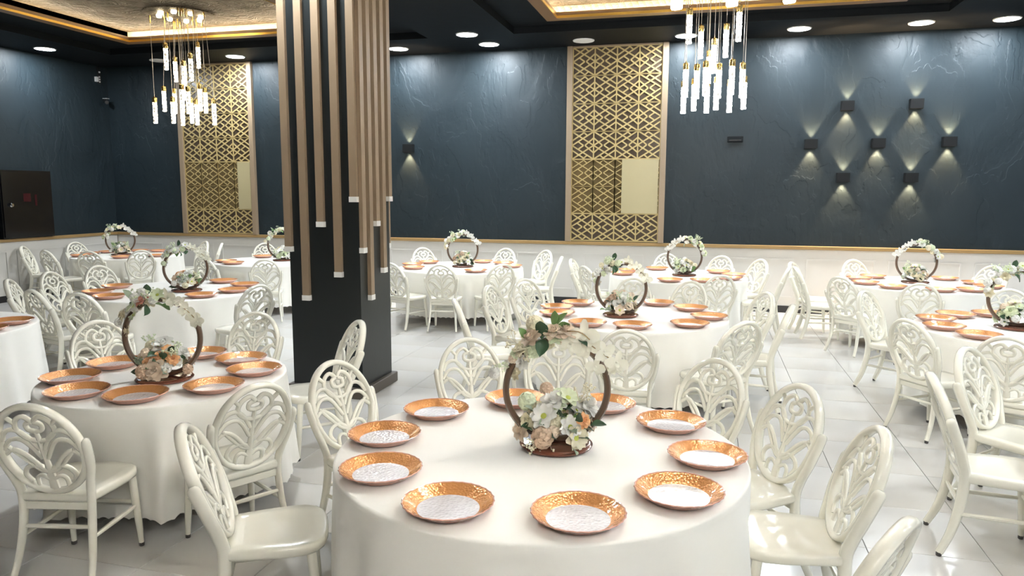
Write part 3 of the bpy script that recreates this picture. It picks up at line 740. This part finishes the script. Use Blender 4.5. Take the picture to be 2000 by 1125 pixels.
ORD = ['nearest', 'second', 'third', 'fourth', 'fifth', 'sixth', 'seventh', 'eighth', 'ninth', 'tenth']
for k, lst in PL.items():
    cx, cy, R = T[k]
    to_cam = atan2(-cy, -cx)
    seq = sorted(lst, key=lambda q: (to_cam + .25 - q[0]) % (2 * pi))
    # start from the plate closest to the viewer and go round clockwise (seen from above)
    i0 = min(range(len(seq)), key=lambda i: hypot(cx + seq[i][1] * cos(seq[i][0]), cy + seq[i][1] * sin(seq[i][0])))
    seq = seq[i0:] + seq[:i0]
    for i, (a, r) in enumerate(seq):
        lab = ('copper rimmed glass plate nearest the viewer on ' + TN[k]) if i == 0 else ('copper rimmed glass plate, %s clockwise from the nearest on %s' % (ORD[i], TN[k]))
        t = tag(empty('charger_plate', (cx + r * cos(a), cy + r * sin(a), TZ + .0005), rnd.uniform(0, 6)), lab, 'plate', 'copper rimmed plates on ' + TN[k])
        ob('rim', rim_me, M['copper'], t); ob('well', well_me, M['well'], t); ob('outer_edge', edge_me, M['pinkglass'], t)

# ================================================================== CENTREPIECES
def petal(mb, L, W, curl, tilt, az, n=3, base=.0, lift=.0, cup=.25):
    """one curved petal: length L, width W, rising by tilt, bent by curl, turned to azimuth az"""
    rows = []
    for i in range(n + 1):
        t_ = i / n; w = W * (sin(pi * (.12 + .80 * t_)) ** .8) * .5
        ang = tilt + curl * t_
        r = base + L * t_ * cos(tilt + curl * t_ * .5); z = lift + L * t_ * sin(tilt + curl * t_ * .5)
        row = []
        for j in (-1, -.4, .4, 1):
            row.append((r, j * w, z + cup * w * j * j))
        rows.append(row)
    o = len(mb.v)
    for row in rows:
        for (x, y, z) in row: mb.v.append((x * cos(az) - y * sin(az), x * sin(az) + y * cos(az), z))
    for i in range(n):
        for j in range(3): a = o + i * 4 + j; mb.f.append((a, a + 1, a + 5, a + 4))
def rose_mesh():
    mb = MB()
    for ring, (cnt, L, W, tilt, curl, base) in enumerate([(3, .45, .5, 1.45, .35, .02), (4, .6, .62, 1.2, -.1, .07), (5, .78, .75, .85, -.35, .12), (6, .95, .85, .5, -.55, .14), (6, 1.0, .85, .2, -.5, .16)]):
        for i in range(cnt): petal(mb, L, W, curl, tilt, 2 * pi * i / cnt + ring * .7, base=base, lift=-.08 * ring + .05)
    mb.lathe([(.02, -.35), (.25, -.32), (.35, -.1), (.2, .1)], 10, cap0=True, cap1=True)
    return mb.mesh('rose', ang=180)
def open_mesh():
    mb = MB()
    for ring, (cnt, L, W, tilt, curl) in enumerate([(6, .98, .72, .32, -.25), (6, .85, .6, .55, -.2)]):
        for i in range(cnt): petal(mb, L, W, curl, tilt, 2 * pi * i / cnt + ring * .52, base=.08, lift=.02 * ring, cup=.3)
    mb.lathe([(.02, -.2), (.2, -.15), (.16, .05)], 8, cap0=True, cap1=True)
    return mb.mesh('open_flower', ang=180)
def orchid_mesh():
    mb = MB()
    for az, L, W in ((pi / 2, .95, .6), (-.15, 1.0, 1.0), (pi + .15, 1.0, 1.0), (-pi / 2 - .6, .85, .5), (-pi / 2 + .6, .85, .5)): petal(mb, L, W, -.3, .25, az, base=.05, cup=.2)
    petal(mb, .45, .4, .6, .4, -pi / 2, base=.02, lift=.08)
    mb.lathe([(.02, -.12), (.14, -.08), (.12, .1), (.03, .16)], 8, cap0=True, cap1=True)
    return mb.mesh('orchid', ang=180)
def cluster_mesh(seed):
    mb = MB(); rr = random.Random(seed)
    for i in range(34):
        z = 1 - (i + .5) / 34 * 1.25; r = math.sqrt(max(0, 1 - z * z)); a = i * 2.39996
        n = Vector((r * cos(a), r * sin(a), z)); q = n.to_track_quat('Z', 'Y'); s_ = rr.uniform(.24, .34); f = MB()
        for j in range(4): petal(f, 1, .85, -.3, .3, j * pi / 2, n=2)
        mb.add([n * .72 + q @ (Vector(v) * s_) for v in f.v], f.f)
    sp = MB().lathe([(.05, -.5), (.5, -.45), (.68, 0), (.5, .45), (.05, .66)], 10, cap0=True, cap1=True); mb.add(sp.v, sp.f)
    return mb.mesh('floret_cluster', ang=180)
def sprig_mesh(seed):
    mb = MB(); rr = random.Random(seed)
    for i in range(9):
        d = Vector((rr.uniform(-.6, .6), rr.uniform(-.6, .6), 1)).normalized() * rr.uniform(.7, 1.15)
        mb.tube([(0, 0, 0), d * .5 + Vector((0, 0, .05)), d], .018, 4, up=(.3, .9, .1))
        for j in range(3):
            c = d + Vector((rr.uniform(-.12, .12), rr.uniform(-.12, .12), rr.uniform(-.1, .1))); s_ = rr.uniform(.06, .10)
            mb.add([c + Vector(v) * s_ for v in ((1, 0, 0), (-1, 0, 0), (0, 1, 0), (0, -1, 0), (0, 0, 1), (0, 0, -1))], [(0, 2, 4), (2, 1, 4), (1, 3, 4), (3, 0, 4), (2, 0, 5), (1, 2, 5), (3, 1, 5), (0, 3, 5)])
    return mb.mesh('sprig', ang=180)
def leaf_mesh():
    mb = MB()
    rows = []
    for i in range(7):
        t_ = i / 6; w = .30 * sin(pi * min(1, t_ * .97 + .03)) ** .85; z = .12 * sin(pi * t_)
        rows.append([(t_, -w, z + .10 * w), (t_, -w * .5, z), (t_, 0, z - .06), (t_, w * .5, z), (t_, w, z + .10 * w)])
    for s_ in (0, -.012):
        o = len(mb.v)
        for r in rows: mb.v += [(x, y, z + s_) for x, y, z in r]
        for i in range(6):
            for j in range(4): a = o + i * 5 + j; mb.f.append((a, a + 1, a + 6, a + 5) if s_ == 0 else (a + 5, a + 6, a + 1, a))
    return mb.mesh('leaf', ang=180)
ROSE, OPEN, ORCH, CLUS, SPRIG, LEAF = rose_mesh(), open_mesh(), orchid_mesh(), [cluster_mesh(1), cluster_mesh(2)], [sprig_mesh(3), sprig_mesh(4)], leaf_mesh()
CENTRE = MB().lathe([(.02, -.05), (.24, 0), (.22, .14), (.12, .2), (.01, .21)], 10, cap0=True, cap1=True).mesh('flower_centre')
CENTRE.materials.append(M['fcentre'])
_cache = {}
def mm(me, mk):
    if (me.name, mk) not in _cache:
        c = me.copy(); c.materials.clear(); c.materials.append(M[mk]); _cache[(me.name, mk)] = c
    return _cache[(me.name, mk)]
HR, HZ = .228, .262
hoop_me = MB().tube([(HR * cos(2 * pi * i / 72), 0, HZ + HR * sin(2 * pi * i / 72)) for i in range(72)], .0155, 8, .022, closed=True).mesh('hoop')
base_me = MB().lathe([(.0005, 0), (.150, 0), (.163, .006), (.166, .014), (.158, .022), (.150, .024), (.0005, .024)], 48).mesh('base')
def flower(t, kind, x, y, z, r, mk, nrm=None):
    n = Vector(nrm) if nrm else Vector((x * 2.2, y - .12, (z - .1 if z < .35 else (z - .38)) * 1.6 + .12))
    if n.length < 1e-3: n = Vector((0, -1, .3))
    q = n.normalized().to_track_quat('Z', 'Y') @ Quaternion((0, 0, 1), rnd.uniform(0, 6.28))
    if kind == 'orchid': q = n.normalized().to_track_quat('Z', 'Y') @ Quaternion((0, 0, 1), rnd.uniform(-.5, .5))
    me = {'rose': ROSE, 'open_flower': OPEN, 'orchid': ORCH, 'floret_cluster': CLUS[rnd.randint(0, 1)], 'sprig': SPRIG[rnd.randint(0, 1)], 'leaf': LEAF}[kind]
    if z < .3: y += .035; z += .012
    o = ob(kind, mm(me, mk), None, t, (x, y, z), quat=q, scale=r * (1.0 if kind == 'sprig' else 1.1))
    if kind == 'open_flower': ob('flower_centre', CENTRE, None, o)
    return o
def leaf(t, x, y, z, r, mk, d):
    d = Vector(d).normalized(); q = d.to_track_quat('X', 'Z') @ Quaternion((1, 0, 0), rnd.uniform(-.8, .8) - .6)
    ob('leaf', mm(LEAF, mk), None, t, (x, y, z), quat=q, scale=r)
def twig(t, pts):
    ob('twig', MB().tube(smooth_path(pts, 4), .0028, 5).mesh('twig'), M['stem'], t)
CP = {'1': (-0.62, 3.16), '2': (-3.151, 3.683), '3': (-5.707, 7.101), '4': (-10.011, 10.811), '5': (-6.707, 10.696), '6': (-3.561, 10.603), '7': (-0.734, 6.774), '8': (-0.262, 10.358), '9': (2.628, 10.37), '10': (2.593, 7.049)}

CPL = {'1': 'wooden hoop with white anemones and peach rose on the large front table', '2': 'wooden hoop with beige rose and orange bloom on the small front left table',
       '3': 'wooden hoop of cream flowers behind the front left hoop', '4': 'small far hoop of white flowers on the far left corner table', '5': 'hoop of flowers half hidden by the left edge of the pillar',
       '6': 'wooden hoop with white blossom trail on the back table right of the pillar', '7': 'wooden hoop with beige roses on the middle table behind the front hoop',
       '8': 'wooden hoop with orchids to its left on the back table right of the lattice', '9': 'wooden hoop with orchids to its left under the seven wall lamps', '10': 'wooden hoop of cream roses cut by the right edge'}
def centrepiece(k):
    x, y = CP[k]
    rz = atan2(-x, y) + {'1': .05, '2': -.45, '10': .3}.get(k, rnd.uniform(-.12, .12))
    t = tag(empty('hoop_centrepiece', (x, y, TZ + .0005), rz), CPL[k], 'centrepiece', 'flower hoops on the tables')
    ob('hoop', hoop_me, M['walnut'], t); ob('base', base_me, M['base'], t)
    rr = random.Random(int(k) * 7 + 1)
    fl = -1 if k in ('8', '9') else 1
    if k == '1':
        F = [('open_flower', -.058, -.12, .150, .056, 'fw'), ('rose', -.015, -.05, .205, .052, 'fw'), ('open_flower', .055, -.13, .105, .048, 'fw'), ('floret_cluster', -.045, -.01, .245, .035, 'ftan'),
             ('open_flower', .050, -.04, .210, .050, 'fgreenwhite'), ('rose', .145, -.01, .175, .058, 'fw'), ('rose', .118, -.12, .135, .032, 'fpeach'), ('rose', -.165, -.05, .065, .046, 'fbeige'),
             ('floret_cluster', -.065, -.14, .062, .058, 'ftan'), ('open_flower', .080, -.13, .058, .056, 'fcream'), ('floret_cluster', -.130, -.01, .185, .050, 'fgreenwhite'), ('rose', -.130, -.08, .120, .040, 'fcream'),
             ('floret_cluster', -.02, -.08, .11, .05, 'fcream'), ('rose', .16, -.03, .10, .04, 'fbeige'), ('rose', .09, .06, .13, .05, 'fw'), ('rose', -.06, .07, .12, .055, 'fcream'), ('floret_cluster', .02, .08, .18, .05, 'fgreenwhite'),
             # top garland
             ('rose', -.165, -.03, .455, .036, 'fcream'), ('rose', -.125, -.03, .505, .044, 'fbeige'), ('floret_cluster', -.180, .0, .420, .034, 'fgreenwhite'), ('rose', -.020, -.035, .535, .042, 'fbeige'),
             ('rose', .035, -.025, .540, .044, 'fbeige'), ('floret_cluster', -.10, .02, .555, .045, 'fcream'), ('floret_cluster', -.115, -.04, .445, .040, 'fgreenwhite'), ('rose', .0, .03, .53, .04, 'fcream')]
        for f in F: flower(t, *f)
        for (a, b, c, r, mk) in ((.055, -.03, .475, .05, 'forchid'), (.115, -.035, .520, .062, 'forchid'), (.135, -.02, .465, .056, 'forchid'), (.205, -.03, .445, .048, 'forchid'), (.262, -.035, .395, .050, 'forchid'), (.168, -.03, .375, .042, 'forchid'), (.23, -.0, .36, .04, 'forchid')):
            flower(t, 'orchid', a, b, c, r, mk, (rr.uniform(-.2, .5), -1, rr.uniform(-.2, .4)))
        for a in (((-.07, -.03, .50), .10, 'leafd', (-.1, -.5, .9)), ((-.06, -.04, .50), .10, 'leafd', (-.2, -.7, -.6)), ((-.02, .0, .55), .075, 'leafl', (.1, -.2, 1)), ((.0, .0, .56), .07, 'leafl', (.7, -.2, .9)), ((.0, -.02, .55), .06, 'leafl', (.9, -.4, .3)),
                  ((-.14, -.02, .50), .06, 'leafl', (-.6, -.3, .9)), ((.08, -.1, .15), .07, 'leafd', (.3, -.8, .6)), ((.15, -.07, .12), .075, 'leafd', (.9, -.5, .2)), ((.01, -.1, .17), .06, 'leafd', (.2, -.9, .3)), ((-.1, -.05, .17), .06, 'leafg', (-.8, -.3, .6)),
                  ((.09, -.03, .50), .06, 'leafd', (.6, -.6, -.4)), ((.07, -.13, .03), .05, 'leafg', (.2, -1, -.2)), ((0, .08, .1), .09, 'leafd', (0, 1, .4)), ((.12, .06, .08), .08, 'leafd', (.7, .8, .2)), ((-.12, .06, .08), .08, 'leafg', (-.7, .8, .2))):
            leaf(t, *a[0], *a[1:])
        for a in ((-.09, -.13, .05, .075, (-.5, -.8, -.2)), (.10, -.05, .19, .07, (.3, -.3, .9)), (-.13, -.05, .46, .07, (-.4, -.6, -.3)), (.12, .0, .21, .06, (.6, .1, 1)), (-.03, -.12, .02, .06, (-.4, -.9, .0))): flower(t, 'sprig', *a[:4], 'fcream', a[4])
        for i in range(20):          # small filler blooms and foliage between the large flowers
            az = 2.39996 * i; q = 1 - (i + .5) / 20 * .95; rad = math.sqrt(max(0, 1 - q * q))
            a, b, c = .155 * rad * cos(az), .115 * rad * sin(az) - .01, .035 + .165 * q
            flower(t, ['floret_cluster', 'rose', 'open_flower'][i % 3], a, b, c, rr.uniform(.026, .036), ['fcream', 'fw', 'fgreenwhite', 'fbeige'][i % 4], (a * 1.6, b * 1.6, (c - .03) * 1.2))
            leaf(t, a * .8, b * .8, c * .9, rr.uniform(.05, .075), ['leafd', 'leafg', 'leafl'][i % 3], (a * 2, b * 2, rr.uniform(-.02, .12)))
        for i in range(12):
            an = radians(168 - 82 * (i + rr.random()) / 12); ro = HR + rr.uniform(-.03, .065); b = rr.uniform(-.05, .03)
            flower(t, ['floret_cluster', 'rose', 'sprig'][i % 3], ro * cos(an), b, HZ + ro * sin(an), rr.uniform(.026, .034) * (2.0 if i % 3 == 2 else 1), ['fw', 'fcream', 'fgreenwhite', 'fbeige'][i % 4], (cos(an), b * 12 - .5, sin(an) * .8))
        twig(t, [(.0, -.03, .52), (.10, -.03, .50), (.19, -.03, .44), (.27, -.035, .385)])
        twig(t, [(.0, -.02, .53), (.09, -.05, .535), (.14, -.05, .50)])
        return
    pal = {'2': ['fbeige', 'fcream', 'ftan', 'fw', 'fpeach'], '3': ['fcream', 'fw', 'fbeige', 'fpeach', 'fw'], '7': ['fbeige', 'fcream', 'fbeige', 'fw', 'ftan'], '10': ['fbeige', 'fcream', 'fbeige', 'fw', 'fgreenwhite'],
           '6': ['fw', 'fcream', 'ftan', 'fw', 'fbeige']}.get(k, ['fw', 'fcream', 'fbeige', 'fw', 'fgreenwhite'])
    big = k in ('2', '7', '10', '3')
    for i in range(22):
        az = 2.39996 * i + int(k); q = 1 - (i + .5) / 22 * .98          # dome of blooms over the base
        rad = math.sqrt(max(0, 1 - q * q)) * rr.uniform(.85, 1.05)
        a, b, c = .150 * rad * cos(az), .120 * rad * sin(az) - .02, .045 + .165 * q
        kind = ['rose', 'floret_cluster', 'rose', 'open_flower', 'rose', 'floret_cluster', 'open_flower'][(i + int(k)) % 7]
        flower(t, kind, a * fl, b, c, rr.uniform(.033, .047), pal[(i * 3 + int(k)) % 5], (a * fl * 1.6, b * 1.6, (c - .03) * 1.2))
        if i % 2: leaf(t, a * fl * .75, b * .75, c * .85, rr.uniform(.06, .085), ['leafd', 'leafd', 'leafg'][i % 3], (a * fl * 2, b * 2, rr.uniform(.0, .12)))
    if k == '2':
        flower(t, 'rose', .0, -.15, .075, .062, 'fbeige'); flower(t, 'rose', .085, -.10, .135, .036, 'fpeach'); flower(t, 'rose', .01, -.05, .21, .060, 'fw'); flower(t, 'floret_cluster', -.07, -.14, .06, .055, 'ftan')
        flower(t, 'rose', -.09, -.05, .50, .04, 'fpink'); flower(t, 'open_flower', -.14, -.05, .46, .05, 'fgreenwhite')
    for i in range(15):
        an = radians(172 - 84 * (i + rr.random()) / 15); ro = HR + rr.uniform(-.022, .055)
        a, c = ro * cos(an), HZ + ro * sin(an); b = rr.uniform(-.05, .035)
        kind = ['rose', 'floret_cluster', 'open_flower', 'floret_cluster'][i % 4]
        flower(t, kind, a * fl, b, c, rr.uniform(.028, .042), ['fgreenwhite', 'fw', 'fcream', 'fw'][(i + int(k)) % 4], (cos(an) * fl, b * 12 - .55, sin(an) * .8))
    orch = [(.06, .52), (.10, .485), (.14, .47), (.165, .425), (.20, .40), (.235, .365)]
    for i, (a, c) in enumerate(orch):
        flower(t, 'orchid', a * fl, -.03 + rr.uniform(-.015, .015), c + rr.uniform(-.012, .012), rr.uniform(.038, .05), 'fw' if not big else 'forchid', (rr.uniform(-.4, .4), -1, rr.uniform(-.2, .4)))
    twig(t, [(0, -.02, .51), (.10 * fl, -.03, .48), (.18 * fl, -.03, .42), (.24 * fl, -.035, .355)])
    for i in range(14):
        if i < 7: p_ = (rr.uniform(-.13, .13), rr.uniform(-.12, .08), rr.uniform(.05, .18)); d = (p_[0] * 4, p_[1] * 4 - .2, rr.uniform(.0, .8))
        else: p_ = (rr.uniform(-.17, .02) * fl, rr.uniform(-.03, .03), rr.uniform(.45, .50)); d = (rr.uniform(-1, .6) * fl, rr.uniform(-1, .2), rr.uniform(-.6, 1))
        leaf(t, *p_, rr.uniform(.05, .09), ['leafd', 'leafl', 'leafg'][i % 3], d)
    if k in ('2', '3', '7', '10'):
        leaf(t, -.07 * fl, -.02, .52, .075, 'leafd', (.2, -.3, 1)); leaf(t, -.06 * fl, -.05, .47, .09, 'leafd', (.2, -.7, -.6))
    for i in range(5):
        if i < 3: flower(t, 'sprig', rr.uniform(-.14, .14), rr.uniform(-.12, 0), rr.uniform(.10, .18), .08, 'fgreenwhite', (rr.uniform(-1, 1), -.4, 1))
        else: flower(t, 'sprig', rr.uniform(-.18, -.02) * fl, -.02, .48, .08, 'fgreenwhite', (rr.uniform(-.8, .3) * fl, -.5, .8))
for k in CP: centrepiece(k)
